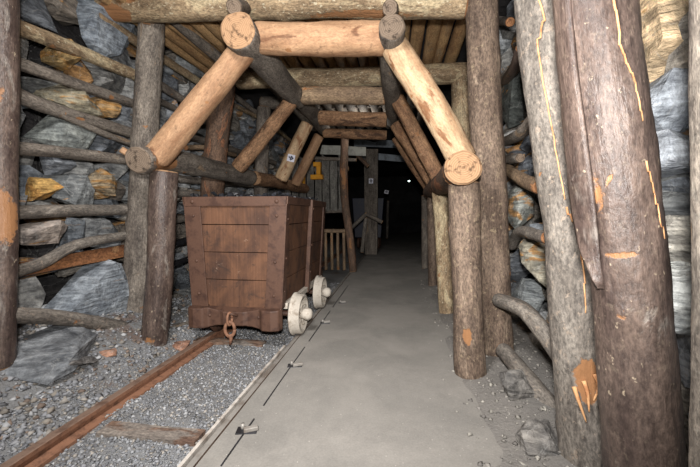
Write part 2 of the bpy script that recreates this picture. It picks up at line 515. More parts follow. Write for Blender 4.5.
XR = PZ(292, 339).x * .5 + PZ(347, 278).x * .5      # right rail
XL = PZ(100, 403).x * .5 + PZ(225, 325).x * .5      # left rail
print('rails', XL, XR, PZ(20, 454).x, PZ(190, 462).x, 'posts', PZ(471, 372), PZ(447, 308))

tag(grid('floor', XR + .028, .62, -2.5, 22, 20, 120,
         lambda x, y: .006 * noise.noise(Vector((x * 2, y * 2, 0))) + .002, M['path']), kind='structure')
tag(grid('ground_left', -3.5, XR + .03, -.5, 22, 60, 180, gh, M['dirt']), kind='structure')
tag(grid('ground_right', .42, 1.6, -2.5, 22, 26, 180, gh, M['dusty']), kind='structure')


def scatter(name, n, area, smin, smax, seed, hf, label, cat, pal, dens=None, sink=.2):
    """loose stones nobody could count: one object"""
    rs = np.random.RandomState(seed)
    base = np.array([(1, 0, 0), (-1, 0, 0), (0, 1, 0), (0, -1, 0), (0, 0, 1), (0, 0, -1)], float)
    ex = np.array([(1, 1, .3), (-1, 1, .2), (1, -1, -.1), (-1, -1, .3)], float) * .62
    fa = np.array([(0, 2, 4), (2, 1, 4), (1, 3, 4), (3, 0, 4), (2, 0, 5), (1, 2, 5), (3, 1, 5), (0, 3, 5)])
    V = np.zeros((n, 6, 3)); COL = np.zeros((n, 6, 4)); k = 0
    while k < n:
        x = rs.uniform(area[0], area[1]); y = area[2] + (area[3] - area[2]) * rs.rand() ** 1.5
        if dens and rs.rand() > dens(x, y): continue
        s = smin + (smax - smin) * rs.rand() ** 2.6
        b = base * (s * rs.uniform(.6, 1.25, (6, 3))) * np.array([1, 1, .62])
        b += rs.normal(0, s * .16, (6, 3))
        a = rs.uniform(0, 6.28); ca, sa = math.cos(a), math.sin(a)
        tl = rs.uniform(-.5, .5)
        R1 = np.array([[ca, -sa, 0], [sa, ca, 0], [0, 0, 1]]); R2 = np.array([[1, 0, 0], [0, math.cos(tl), -math.sin(tl)], [0, math.sin(tl), math.cos(tl)]])
        b = b @ R2.T @ R1.T
        V[k] = b + np.array([x, y, hf(x, y) + s * (.5 - sink)])
        j_ = rs.uniform(.85, 1.14)
        c = np.array(lin([min(255, q * j_) for q in pal[rs.randint(len(pal))]]) + (1,)); COL[k] = c; k += 1
    F_ = (fa[None] + (np.arange(n) * 6)[:, None, None]).reshape(-1, 3)
    me = bpy.data.meshes.new(name)
    me.vertices.add(n * 6); me.vertices.foreach_set('co', V.reshape(-1))
    me.loops.add(len(F_) * 3); me.loops.foreach_set('vertex_index', F_.reshape(-1))
    me.polygons.add(len(F_)); me.polygons.foreach_set('loop_start', np.arange(len(F_)) * 3)
    me.materials.append(M['gravel'])
    a = me.attributes.new('rc', 'FLOAT_COLOR', 'POINT'); a.data.foreach_set('color', COL.reshape(-1))
    me.update(calc_edges=True)
    o = bpy.data.objects.new(name, me); C.objects.link(o)
    return tag(o, label, cat, kind='stuff')


GP = [(142, 144, 147), (128, 130, 134), (158, 159, 160), (112, 113, 116), (148, 143, 136), (134, 135, 138)]
scatter('gravel', 26000, (XL - .4, XR - .02, 1.3, 6.5), .004, .017, 1, gh, 'fine blue-grey gravel between and beside the rails', 'gravel', GP,
        lambda x, y: 0 if abs(x - XL) < .05 else 1)
scatter('rubble', 6500, (-3.1, XL - .1, 1.6, 7.5), .006, .034, 2, gh, 'grey and rust-brown rubble banked against the left wall', 'rubble',
        GP + [(118, 104, 94), (126, 120, 112)])
scatter('pebbles', 2400, (.3, 1.15, 1.3, 7), .004, .022, 3, lambda x, y: max(gh(x, y), .0) if x > .42 else .003,
        'dusty pebbles along the foot of the right-hand posts', 'pebbles', [(134, 130, 124), (116, 112, 108), (150, 146, 138)],
        lambda x, y: max(0, min(1, (x - .3) / .5)) ** 1.3)

# rails
def rail(name, x, y0, y1, mats, label, w=.05, top=0.012):
    prof = [(-.075, -.11), (.075, -.11), (.075, -.07), (.012, -.06), (.012, -.04), (w / 2, -.03), (w / 2, -.004), (w / 2 - .006, 0),
            (-w / 2 + .006, 0), (-w / 2, -.004), (-w / 2, -.03), (-.012, -.04), (-.012, -.06), (-.075, -.07)]
    V = []; F_ = []; fm = []; n = int((y1 - y0) / .12); m = len(prof)
    for j in range(n + 1):
        y = y0 + (y1 - y0) * j / n
        dx = .006 * noise.noise(Vector((x, y * .7, 0))); dz = .003 * noise.noise(Vector((x, y * .9, 5)))
        for (a, b) in prof: V.append((x + a + dx, y, b + top + dz))
    for j in range(n):
        for k in range(m):
            a, b = j * m + k, j * m + (k + 1) % m
            F_.append((a, b, b + m, a + m)); fm.append(1 if k in (6, 7, 8, 9) else 0)
    F_.append(tuple(range(m))[::-1]); F_.append(tuple(range(n * m, n * m + m))); fm += [0, 0]
    o = link(name, V, F_, mats, origin=(x, y0, top - .11), fm=fm)
    bm = bmesh.new(); bm.from_mesh(o.data); bmesh.ops.recalc_face_normals(bm, faces=bm.faces); bm.to_mesh(o.data); bm.free()
    return tag(o, label, 'rail', 'track rails')
rail('track_rail', XL, 1.2, 12, [M['rust_orange'], M['rust_rail']], 'left rusty brown steel rail standing proud of the gravel', .06, .0)
rail('track_rail', XR, 1.2, 14, [M['rust_rail'], M['rail_bright']], 'right worn rail flush against the edge of the path', .036, .006)
# pale steel edging beside the right rail, and the groove strip further in
def strip(name, x0, x1, y0, y1, z0, z1, mat, label, cat, n=40, kind=None):
    V = []; F_ = []
    for j in range(n + 1):
        y = y0 + (y1 - y0) * j / n; d = .004 * noise.noise(Vector((x0 * 9, y * 1.3, 1)))
        V += [(x0 + d, y, z0), (x1 + d, y, z0), (x1 + d, y, z1), (x0 + d, y, z1)]
    for j in range(n):
        for k in range(4):
            a, b = j * 4 + k, j * 4 + (k + 1) % 4; F_.append((a, a + 4, b + 4, b))
    F_ += [(0, 1, 2, 3), tuple(n * 4 + k for k in (3, 2, 1, 0))]
    o = link(name, V, F_, M[mat], origin=(x0, y0, z0))
    bm = bmesh.new(); bm.from_mesh(o.data); bmesh.ops.recalc_face_normals(bm, faces=bm.faces); bm.to_mesh(o.data); bm.free()
    return tag(o, label, cat, kind=kind)
strip('edging_strip', XR - .05, XR - .03, 1.2, 3.1, -.06, .014, 'rail_edge', 'pale worn steel strip along the gravel side of the right rail', 'edging strip')
yy = [(1.55, 1.95), (2.1, 3.1), (3.25, 4.3), (4.5, 5.9)]
for y0, y1 in yy:
    strip('trim_1', XR + .15, XR + .158, y0, y1, -.01, .0085, 'black', None, None, kind='structure')

# sleepers
def sleeper(px0, px1, py, label):
    a = PZ(px0, py, -.05); b = PZ(px1, py, -.05)
    w = .12
    V = [Vector((x, a.y + y, z)) for z in (-.14, -.06) for x, y in ((a.x, -w / 2), (b.x, -w / 2), (b.x, w / 2), (a.x, w / 2))]
    c = [V[4], V[5], V[6], V[7]]
    o = slab('sleeper', [V[7], V[6], V[5], V[4]], .08, 'sleeper', label=label, cat='sleeper', group='sleepers under the track', seed=a.y)
M['sleeper'] = wood('sleeper_wood', (124, 102, 88), (96, 76, 66), (128, 120, 114), .52, (140, 130, 120), .68, streak=.3, bump=.4)
sleeper(104, 208, 425, 'brown timber sleeper bedded in gravel between the rails, nearest the viewer')
sleeper(196, 268, 338, 'brown timber sleeper half buried in gravel just in front of the mine cart')

# rail clips in the path
def clip(px, py, k, label):
    c = PZ(px, py, 0)
    e = empty('rail_clip', c, label, 'rail clip'); WORLD[e.name] = c
    def bx(name, x0, x1, y0, y1, z0, z1, mat, rot=0):
        V = []
        for z in (z0, z1):
            for x, y in ((x0, y0), (x1, y0), (x1, y1), (x0, y1)):
                V.append(c + Matrix.Rotation(rot, 3, 'Z') @ Vector((x, y, z)))
        o = link(name, V, [(3, 2, 1, 0), (4, 5, 6, 7), (0, 1, 5, 4), (1, 2, 6, 5), (2, 3, 7, 6), (3, 0, 4, 7)], M[mat], e)
        b = o.modifiers.new('b', 'BEVEL'); b.width = .004; b.segments = 2
        return o
    bx('base_plate', -.06 * k, .06 * k, -.035 * k, .035 * k, -.01, .008, 'black', .2)
    bx('clamp', -.02 * k, .06 * k, -.03 * k, .0 * k, .006, .03, 'rail_bright', .5)
    tube('bolt', [c + Vector((-.03 * k, .01, .0)), c + Vector((-.03 * k, .01, .035))], .012, 'rail_bright', e, 8, step=.01)
clip(247, 431, 1.0, 'rusty rail clip in the path, nearest the viewer')
clip(295, 366, 1.0, 'rusty rail clip in the path beside the cart hook chain')
clip(325, 323, .9, 'rusty rail clip in the path beside the front cart wheel')
clip(342, 303, .8, 'small rail clip in the path beyond the cart wheels')

# ================================================================== NAMED STONES
def sL(label, px, py, w, h, colr, rust, seed, X=-3.05, t=.34, rot=None, **k):
    X -= .16 if X > -3 else 0
    return stone(label, px, py, X, w, h, t, colr, rust, seed, rot, **k)
sL('large pointed grey-blue slate block leaning behind the lowest pole, left wall', 92, 292, .85, .55, (118, 128, 138), .25, 11, X=-2.78, t=.3,
   pts=[(-.56, -.3), (-.5, -.16), (.16, .34), (.28, .3), (.38, -.1), (.38, -.32)])
sL('flat wide grey slab on the rubble at the foot of the near left post', 46, 354, .75, .14, (104, 108, 112), .05, 5, X=-2.4, t=.5, rot=RX(10) @ RY(16), box=.95)
for q, (px, py, w_, c_, ra_, lb_) in enumerate(((75, 362, .3, (112, 108, 104), .1, 'thin grey slate shard on the rubble right of the flat wide slab'),
        (108, 352, .22, (140, 104, 84), .5, 'rusty brown slate shard on the rubble below the pointed block'),
        (125, 362, .2, (104, 108, 114), .05, 'small dark slate shard in front of the tall left post'),
        (178, 346, .2, (138, 100, 80), .5, 'rust-brown stone beside the foot of the short left post'),
        (98, 380, .16, (128, 126, 122), .1, 'pale flat shard low on the left rubble bank'))):
    p_ = PZ(px, py, .12)
    p_ = PZ(px, py, gh(p_.x, p_.y) + .02)
    stone(lb_, 0, 0, 0, w_, .06, w_ * .7, c_, ra_, 60 + q, RX(8 * (q - 2)) @ RZ(30 * q), at=p_, box=.8, name='slate_shard', cat='stone')
sL('small bright ochre stone between the poles at mid height, left wall', 41, 190, .16, .2, (176, 138, 76), .95, 6, X=-2.78)
sL('rounded pinkish grey stone under the flat grey pole, left wall', 38, 232, .36, .22, (150, 138, 128), .3, 7, X=-2.8)
sL('tall smooth blue-grey slate at the top of the left wall', 100, 25, .6, .8, (118, 130, 142), .05, 8, X=-2.84, rot=RX(-30))
sL('dark grey square stone right of the small ochre stone, left wall', 70, 190, .32, .3, (100, 104, 104), .3, 9, X=-2.83)
sL('long sloping stone with ochre face below the third pole, left wall', 75, 103, .6, .24, (128, 120, 100), .9, 10, X=-2.82, rot=RX(-18))
sL('grey-green stone with rust spots above the level pole, left wall', 62, 135, .5, .34, (116, 120, 116), .5, 12, X=-2.83)
sL('ochre-stained stone close above the flat grey pole beside the tall post', 98, 185, .22, .34, (132, 116, 92), .9, 13, X=-2.8, rot=RX(-20))
sL('light grey fractured stone between brown board and lowest pole', 112, 290, .22, .3, (150, 148, 142), .3, 14, X=-2.8)
sL('ochre stone tucked between the two top poles, left wall', 65, 55, .2, .24, (158, 130, 84), .9, 16, X=-2.8)
sL('orange-brown stone beside the tall left post below the second pole', 103, 108, .24, .2, (150, 120, 80), .9, 17, X=-2.79)
sL('pale rounded stone high on the left wall behind the first strut', 188, 62, .5, .42, (128, 132, 132), .1, 18, X=-2.86)
# right wall
def sR(label, px, py, w, h, colr, rust, seed, X=1.24, t=.34, rot=None, **k):
    return stone(label, px, py, X, w, h, t, colr, rust, seed, rot, **k)
sR('big smooth ochre slab at the top right corner of the wall', 664, 38, .62, .52, (206, 178, 140), .45, 21, X=1.24, box=.95)
sR('blue-grey fractured block under the ochre slab, right wall', 664, 106, .46, .27, (150, 160, 172), .1, 22, X=1.24, box=.9)
sR('pale grey-blue block in the middle of the right wall beside the thick post', 664, 155, .44, .22, (164, 172, 182), .1, 23, X=1.24, box=.9)
sR('small dark wedge stone below the pale block, right wall', 668, 192, .4, .12, (96, 104, 114), .05, 24, X=1.24, box=.9)
sR('cream-coloured stone low behind the thick right post', 668, 232, .4, .3, (182, 176, 164), .3, 25, X=1.24)
sR('round whitish boulder bulging out low beside the far right post', 676, 298, .3, .3, (190, 192, 188), .2, 26, X=1.16, box=.3)
sR('dark greenish upright slab between the two tall right posts, upper', 514, 92, .42, .72, (82, 86, 82), .45, 27, X=1.16, t=.2)
sR('fractured grey stone beside the tall mid post near the roof', 502, 37, .4, .4, (142, 148, 150), .1, 28, X=1.14, t=.3)
sR('slate stone with ochre streaks behind the tall mid post', 520, 203, .4, .42, (116, 118, 112), .85, 29, X=1.08, t=.2, rot=RX(30))
sR('long narrow slate with ochre edge leaning low in the right wall', 534, 262, .18, .46, (134, 128, 112), .8, 30, X=1.06, t=.16, rot=RX(-38))
sR('grey slate block behind the lower right poles', 527, 300, .4, .4, (110, 116, 116), .15, 31, X=1.12, t=.2)
sR('pale ochre stone showing between the leaning post and the thick post', 552, 48, .3, .34, (184, 170, 144), .6, 32, X=1.16, t=.2)
stone('dusty grey boulder on the floor at the foot of the tall mid post', 0, 0, 0, .2, .22, .2, (108, 104, 99), .02, 33, at=Vector(PZ(516, 386, .1)), box=.5, name='boulder', group=None)
stone('flat dusty boulder on the floor at the bottom of the lower right pole', 0, 0, 0, .22, .15, .22, (112, 108, 103), .05, 34, at=Vector(PZ(538, 440, .05)), box=.6, name='boulder')

# ================================================================== WALLS, CEILING
def wall(name, side, X, y0, y1, z1, seed, xs=None):
    rn = random.Random(seed); V = []; F_ = []; RC = []; RA = []
    def add(v, f, c, a):
        o = len(V); V.extend(v); F_.extend([tuple(i + o for i in q) for q in f]); RC.extend(list(col4(c)) * len(v)); RA.extend([a] * len(v))
    # backing earth
    ny, nz = 60, 14; v = []; f = []
    for j in range(nz + 1):
        for i in range(ny + 1):
            y = -2.5 + 24.6 * i / ny; z = -.3 + (z1 + .5) * j / nz
            v.append(Vector((X + side * (.34 + .1 * noise.noise(Vector((y, z, seed)))), y, z)))
    for j in range(nz):
        for i in range(ny):
            a = j * (ny + 1) + i; f.append((a, a + 1, a + ny + 2, a + ny + 1))
    add(v, f, (52, 50, 50), 0)
    z = -.1; r = 0
    while z < z1:
        h = rn.uniform(.15, .34); y = y0 + rn.uniform(-.2, 0)
        while y < y1:
            w = rn.uniform(.2, .58); cy, cz = y + w / 2, z + h / 2
            skip = any(s == side and abs(cy - b) < hw * .75 and abs(cz - c) < hh * .8 for s, b, c, hw, hh in BIG)
            if not skip:
                r += 1
                R = Matrix.Rotation(rn.gauss(0, .22), 3, 'X') @ Matrix.Rotation(rn.gauss(0, .2), 3, 'Z') @ Matrix.Rotation(rn.gauss(0, .2), 3, 'Y')
                vv, ff = hull((X + side * rn.uniform(.06, .17), cy, cz), (rn.uniform(.22, .4), w * 1.16, h * 1.2), seed * 1000 + r, 15, .7, R, 1 if cy < 5.5 else 0, .02)
                add(vv, ff, rcol(rn), rn.random() ** 1.7)
            y += w
        z += h * .93
    o = link(name, V, F_, M['stone'], smooth=False, attrs={'rc': ('FLOAT_COLOR', RC), 'ra': ('FLOAT', RA)})
    return tag(o, kind='structure')
wall('wall_left', -1, -3.02, 1.2, 9.2, 3.4, 41)
wall('wall_right', 1, 1.18, .6, 8, 3.4, 42)
tag(grid('ceiling', -3.6, 1.65, -2.5, 22.1, 24, 80, lambda x, y: 3.5 + .08 * noise.noise(Vector((x * 2, y * 2, 9))), M['rock_bg']), kind='structure')
V = []; F_ = []
for j in range(9):
    for i in range(13):
        x = -3.6 + 5.3 * i / 12; z = -.3 + 4 * j / 8; V.append((x, 22 + .2 * noise.noise(Vector((x, z, 2))), z))
for j in range(8):
    for i in range(12):
        a = j * 13 + i; F_.append((a, a + 1, a + 14, a + 13))
tag(link('wall_back', V, F_, M['rock_bg']), kind='structure')

# ================================================================== TIMBER FRAMES
GF = 'peeled struts of the four support frames'
def strutrib(i, beam, sl, sr, Y, rb, rs, mb, ml, mr, lb, ll, lr):
    log('cross_beam', [PY(*beam[0], Y), PY(*beam[1], Y)], rb, mb, 'end', lb, 'beam', knots=3)
    log('strut', [PY(*sl[0], Y), PY(*sl[1], Y)], rs, ml, 'end', ll, 'strut', knots=4, r2=rs * 1.05)
    log('strut', [PY(*sr[0], Y), PY(*sr[1], Y)], rs * 1.02, mr, 'end', lr, 'strut', knots=4)
strutrib(1, ((258, 38), (384, 39)), ((245, 49), (157, 158)), ((395, 47), (463, 160)), 2.95, .13, .112, 'peeled', 'peeled', 'peeled_pale',
         'thick peeled orange-tan beam between the two log ends, nearest frame', 'tan peeled strut with brown knots at left of the nearest frame',
         'pale peeled strut with white patches at right of the nearest frame')
strutrib(2, ((303, 96), (384, 96)), ((291, 101), (238, 168)), ((397, 99), (441, 181)), 4.4, .108, .09, 'peeled_grey', 'peeled_brown', 'peeled_brown',
         'greyish peeled beam of the second frame, directly below the mottled crossbeam', 'brown peeled strut at left of the second frame',
         'brown flecked strut at right, second behind the pale one')
strutrib(3, ((320, 118), (386, 120)), ((307, 124), (281, 179)), ((396, 124), (435, 186)), 5.45, .11, .1, 'peeled_brown', 'peeled_pale', 'peeled_brown',
         'brown worn beam of the third frame', 'flaking strut on the left carrying the small white number card',
         'brown strut at right of the third frame, partly hidden by the second')
strutrib(4, ((324, 133), (386, 135)), ((319, 136), (295, 184)), ((396, 138), (430, 189)), 6.4, .085, .09, 'peeled_brown', 'peeled', 'peeled_brown',
         'thin reddish brown beam of the farthest frame', 'tan strut at left of the farthest frame in front of the grey plank wall',
         'farthest and darkest of the struts on the right')
# long logs running into the tunnel
log('purlin_log', [PY(238, 30, 2.72), PY(270, 68, 3.5), PY(299, 100, 4.6)], .15, 'bark_dark', 'end', 'thick log with a pale sawn end on top of the left strut, upper left', 'log', r2=.115, knots=3)
log('purlin_log', [PY(300, 97, 4.64), PY(324, 129, 6.7)], .12, 'bark_dark', 'end_dark', 'dark log running on from the thick upper left log behind the second frame', 'log', knots=2)
log('purlin_log', [PY(392, 27, 2.72), PY(391, 75, 3.6), PY(393, 122, 6.2)], .1, 'bark_dark', 'end_dark', 'dark log with a round grey end on top of the right strut, upper centre', 'log', knots=3)
log('purlin_log', [PY(138, 160, 2.75), PY(178, 162, 3.4), PY(250, 178, 5.0)], .115, 'bark_dark', 'end_dark', 'dark lower left log, sawn end over the short left post', 'log',
    marks=[(.12, 0, .2, .16, 1.0)], knots=3)
log('purlin_log', [PY(254, 178, 5.1), PY(285, 184, 6.6), PY(305, 189, 8)], .11, 'peeled_brown', 'end', 'brown blotchy lower left log above the back of the cart', 'log', knots=3)
log('purlin_log', [PY(463, 168, 2.6), PY(452, 177, 3.3), PY(430, 192, 6.6)], .128, 'bark_red', 'end', 'log at right with big brown sawn end on top of the short post', 'log', knots=2,
    marks=[(.03, 0, .07, .2, .8)])
log('wedge_block', [PY(234, 7, 2.7), PY(244, 8, 3.1)], .062, 'bark_dark', 'end_dark', 'small dark wedge block on top of the thick upper left log', 'wedge', knots=0)
log('wedge_block', [PY(390, 8, 2.7), PY(392, 12, 3.12)], .058, 'bark_dark', 'end_dark', 'small dark wedge block on top of the upper centre log', 'wedge', knots=0)
log('branch_stub', [PY(122, 150, 2.78), PY(132, 156, 2.83)], .03, 'peeled', 'end', 'short tan stub poking out beside the lower left log end', 'stub', knots=0)

# posts
p = log('post', [PY(164, 172, 3.02), PY(160, 250, 3.02), PY(153, 352, 3.02)], .118, 'bark_wet', 'end', 'short dark smooth post under the lower left log, in front of the taller one', 'post', knots=2,
    marks=[(.92, .4, .06, .05, .8)])
log('post', [PY(152, 14, 3.42), PY(143, 180, 3.4), PY(133, 345, 3.36)], .125, 'bark_dark', 'end', 'tall grey post at left reaching the roof beam', 'post', knots=3, r2=.13,
    marks=[(.02, .3, .1, .08, .9)])
log('post', [PX(1, -60, -2.66), PX(-1, 120, -2.66), PX(-3, 366, -2.66)], .098, 'bark_wet', 'end', 'dark post cut off by the left picture edge, with an orange bare patch', 'post', knots=3,
    marks=[(.65, -.2, .18, .1, .9), (.37, .1, .06, .05, .8)])
log('post', [PY(224, 84, 4.75), PY(216, 150, 4.75), PY(206, 300, 4.7)], .16, 'bark_red', 'end', 'reddish bark post behind the cart, left side', 'post', knots=3)
log('post', [PY(264, 108, 6.1), PY(261, 180, 6.1), PY(258, 285, 6.1)], .12, 'bark_dark', 'end', 'dim brown post further back on the left, behind the second strut', 'post')
log('post', [PY(464, 184, 2.78), PY(467, 280, 2.78), PY(471, 376, 2.75)], .112, 'bark', 'end', 'short grey-brown post under the right log end, with a bare orange scar', 'post', r2=.116, knots=2,
    marks=[(.77, .1, .06, .035, 1.1)])
log('post', [PY(440, 192, 4.5), PY(444, 250, 4.5), PY(447, 314, 4.45)], .1, 'mottled', 'end', 'second short lichen-spotted post along the right side of the path', 'post')
log('post', [PY(432, 194, 6.1), PY(433, 285, 6.1)], .08, 'bark', 'end', 'third short post along the right side of the path', 'post')
log('post', [PY(425, 196, 8.0), PY(425, 268, 8.0)], .08, 'bark_dark', 'end', 'farthest short post along the right side of the path', 'post')
log('post', [PY(481, -12, 3.12), PY(489, 180, 3.14), PY(498, 356, 3.14)], .13, 'bark', 'end', 'tall brown-grey post right of centre reaching the roof', 'post', knots=3, r2=.135)
log('post', [PY(462, 78, 4.85), PY(464, 200, 4.85), PY(466, 300, 4.85)], .14, 'mottled', 'end', 'mottled post holding the far crossbeam, half hidden at right', 'post')
pm = log('post', [PY(536, -75, 2.0), PY(553, 90, 1.96), PY(576, 280, 1.9), PY(592, 490, 1.8)], .135, 'bark_dust', 'end', 'leaning grey post with a long orange rootlet, left of the thick dark post', 'post', r2=.13,
         marks=[(.8, -.1, .1, .045, 1.15)], knots=3)
rootlet(pm, [(.12, .25), (.2, .0), (.24, .3), (.4, .2), (.52, .1)], .005)
rootlet(pm, [(.52, .1), (.56, -.2), (.64, -.25), (.7, -.2)], .005)
for k, (dt, da) in enumerate(((.0, -.35), (.02, .0), (.03, .3))):
    P0 = surf(pm, .79 + dt, da, 1.02)
    tube('splinter', [P0, P0 + Vector((.01, -.02, -.05)), P0 + Vector((.03 * (k - 1) + .012, -.035, -.11 - .02 * k))], .011, 'root', pm, 6, .3, step=.015)['label'] = 'torn orange wood splinter'
pb = log('post', [PY(588, -110, 1.42), PY(602, 60, 1.42), PY(628, 250, 1.42), PY(648, 520, 1.4)], .12, 'bark_wet', 'end', 'thickest post, wet dark bark with orange scars, nearest on the right', 'post', r2=.12, bend=.3, segs=36,
         marks=[(.555, .1, .012, .06, 1.0), (.44, .15, .02, .012, .9), (.47, .55, .1, .03, .62), (.36, .8, .05, .02, .7)], knots=4)
rootlet(pb, [(.18, -.4), (.27, -.45), (.33, -.7), (.4, -.75)], .004)
rootlet(pb, [(.44, -.7), (.5, -.8), (.56, -1.0)], .003)
# flap of bark peeling off the thick post
info, L = LOGS[pb.name]
V = []; F_ = []; lc = []
NA, NT = 10, 26
for i in range(NT + 1):
    t = .1 + .53 * i / NT
    edge = 1.0 - max(0, (i - NT * .55) / (NT * .45)) ** 1.3
    for k in range(NA + 1):
        a = 1.8 - (1.2 * edge + .02) * k / NA - (1 - edge) * 1.1
        lift = (1.0 + .03 * min(1, i / NT * 1.6)) + .2 * min(1, i / NT * 1.5) ** 1.5 * (1 - k / NA) + .03 * noise.noise(Vector((a * 3, t * 20, 0)))
        V.append(surf(pb, t, a, lift)); lc += [math.cos(a) * .15, math.sin(a) * .15, t * L]
for i in range(NT):
    for k in range(NA):
        a = i * (NA + 1) + k; F_.append((a, a + 1, a + NA + 2, a + NA + 1))
fl = link('bark_flap', V, F_, M['bark_wet'], pb, smooth=True, attrs={'lc': ('FLOAT_VECTOR', lc), 'kn': ('FLOAT', [.0] * len(V))})
fl['label'] = 'loose flap of peeling bark'
so = fl.modifiers.new('s', 'SOLIDIFY'); so.thickness = .012
log('post', [PY(726, -120, 1.02), PY(727, 230, 1.02), PY(723, 620, 1.02)], .068, 'bark_dark', 'end', 'dark post at the right picture edge, nearest of all', 'post', knots=3,
    marks=[(.5, -.6, .03, .02, .9), (.66, -.9, .012, .03, .9)])

# roof crossbeams
log('roof_beam', [PY(106, 6, 3.25), PY(190, 6, 3.22), PY(340, 1, 3.2), PY(466, 2, 3.16)], .135, 'mottled', 'end_orange', 'nearest roof crossbeam along the top edge, resting on the tall posts', 'beam', knots=6,
    marks=[(.04, .5, .2, .1, 1.0), (.1, -.6, .12, .06, .9), (.75, .9, .5, .06, .8)])
log('roof_beam', [PY(238, 80, 4.8), PY(350, 77, 4.8), PY(470, 73, 4.8)], .125, 'mottled', 'end', 'second roof crossbeam, mottled bark, behind the nearest frame', 'beam', knots=4)
log('roof_beam', [PY(262, 103, 6.6), PY(440, 100, 6.6)], .12, 'bark_dark', 'end', 'dim roof crossbeam above the third frame', 'beam', knots=2)
log('side_rail', [PY(150, -3, 3.2), PY(245, 82, 5.0)], .07, 'bark_dark', 'end', 'dark pole edging the roof poles on the left', 'pole', knots=0)
# roof poles (each its own pole)
rn = random.Random(5)
k = 0
x = -2.85
while x < .66:
    r_ = rn.uniform(.062, .08)
    x += r_
    z = 3.3 + rn.uniform(-.01, .02)
    log('roof_pole', [Vector((x, 3.05, z)), Vector((x + rn.uniform(-.02, .02), 5.05, z + .02))], r_, 'roofwood', 'end',
        'brown round pole in the row roofing the passage lengthwise', 'roof pole', group='roof poles laid lengthwise above the crossbeams', knots=1, bend=.2, segs=12, seed=200 + k)
    x += r_ + .008; k += 1
for k in range(12):
    x = -2.0 + k * .22
    log('roof_pole', [Vector((x, 5.1, 3.28)), Vector((x, 8.2, 3.26))], .095, 'bark_dark', 'end', 'dim pole in the farther row roofing the passage', 'roof pole',
        group='roof poles of the farther bay', knots=0, bend=.2, segs=10, seed=300 + k)

# lagging poles, left wall, near bay
XW = -2.84
def lag(pts, r, mat, label, X=XW, **k):
    return log('lagging_pole', [PX(a, b, X) for a, b in pts], r, mat, k.pop('end', 'end_dark'), label, 'pole', **k)
lag([(-10, 16), (60, 44), (146, 80)], .058, 'mottled', 'top lagging pole between the near left post and the tall post', knots=3)
lag([(-8, 54), (60, 78), (140, 106)], .048, 'bark_dark', 'second pole from the top on the near left wall')
lag([(-8, 82), (50, 108), (140, 136)], .056, 'bark_dark', 'third pole from the top on the near left wall, with a forked end', knots=3, marks=[(.45, .2, .05, .02, .8)])
lag([(60, 114), (100, 132), (138, 146)], .03, 'bark_dark', 'thin split pole just under the third pole, near left wall', X=-2.82)
lag([(-10, 146), (60, 152), (140, 162)], .05, 'bark_dark', 'fourth pole on the near left wall, level with the lower left log end')
lag([(-10, 213), (60, 211), (135, 210)], .052, 'bark_dust', 'level dusty grey pole at mid height of the near left wall', knots=1)
lag([(-10, 278), (40, 264), (80, 244), (135, 234)], .046, 'bark_dust', 'bowed dusty pole just above the brown board', knots=1)
lag([(-10, 314), (60, 318), (124, 327)], .058, 'bark_dust', 'lowest pole of the near left wall with flaking bark', X=-2.64, knots=2, marks=[(.5, .2, .05, .03, .6)])
a, b, c, d = PX(-10, 268, -2.88), PX(146, 241, -2.88), PX(146, 253, -2.88), PX(-10, 282, -2.88)
slab('lagging_board', [a, b, c, d], .03, 'brown_board', label='flat orange-brown board wedged across the near left wall', cat='board', seed=4.2)
# left wall, second bay
lag([(96, 16), (150, 50), (226, 100)], .05, 'mottled', 'highest pole passing behind the tall left post', X=-2.88)
lag([(150, 78), (190, 105), (222, 128)], .05, 'bark_dark', 'upper pole between the tall left post and the reddish post')
lag([(158, 100), (195, 118), (216, 122)], .035, 'bark_dark', 'thin pole behind the nearest tan strut')
lag([(185, 136), (240, 152), (275, 163)], .05, 'bark_dark', 'pole behind the foot of the nearest tan strut')
lag([(186, 148), (205, 148), (235, 155)], .035, 'peeled_grey', 'short gnarled pole with broken ends behind the nearest strut', X=-2.78, end='end_orange')
lag([(168, 178), (200, 181), (256, 186)], .05, 'bark_dust', 'upper of two grey poles right behind the cart top')
lag([(168, 194), (200, 195), (250, 197)], .05, 'bark_dust', 'lower of two grey poles right behind the cart top')
lag([(236, 106), (262, 120), (290, 140)], .04, 'mottled', 'dim mottled pole between the second strut and the far left post', X=-2.88)
lag([(215, 82), (240, 100), (262, 118)], .05, 'bark_dark', 'dark pole high behind the second frame', X=-2.88)
lag([(162, 222), (190, 218), (230, 216)], .05, 'bark_dust', 'grey pole beside the left edge of the cart')
for (y0, y1, lb) in ((246, 236, 'upper black pipe beside the left edge of the cart'), (268, 252, 'lower black pipe beside the left edge of the cart')):
    tube('black_pipe', [PX(158, y0, -2.75), PX(185, (y0 + y1) / 2, -2.75), PX(215, y1 - 6, -2.75)], .045 if y0 < 250 else .035, 'black', None, 12, label=lb, cat='pipe')
log('lagging_pole', [PY(160, 330, 3.25), PY(195, 322, 3.7)], .03, 'bark_dark', 'end_dark', 'thin dark stick lying on the rubble beside the left rail', 'stick')

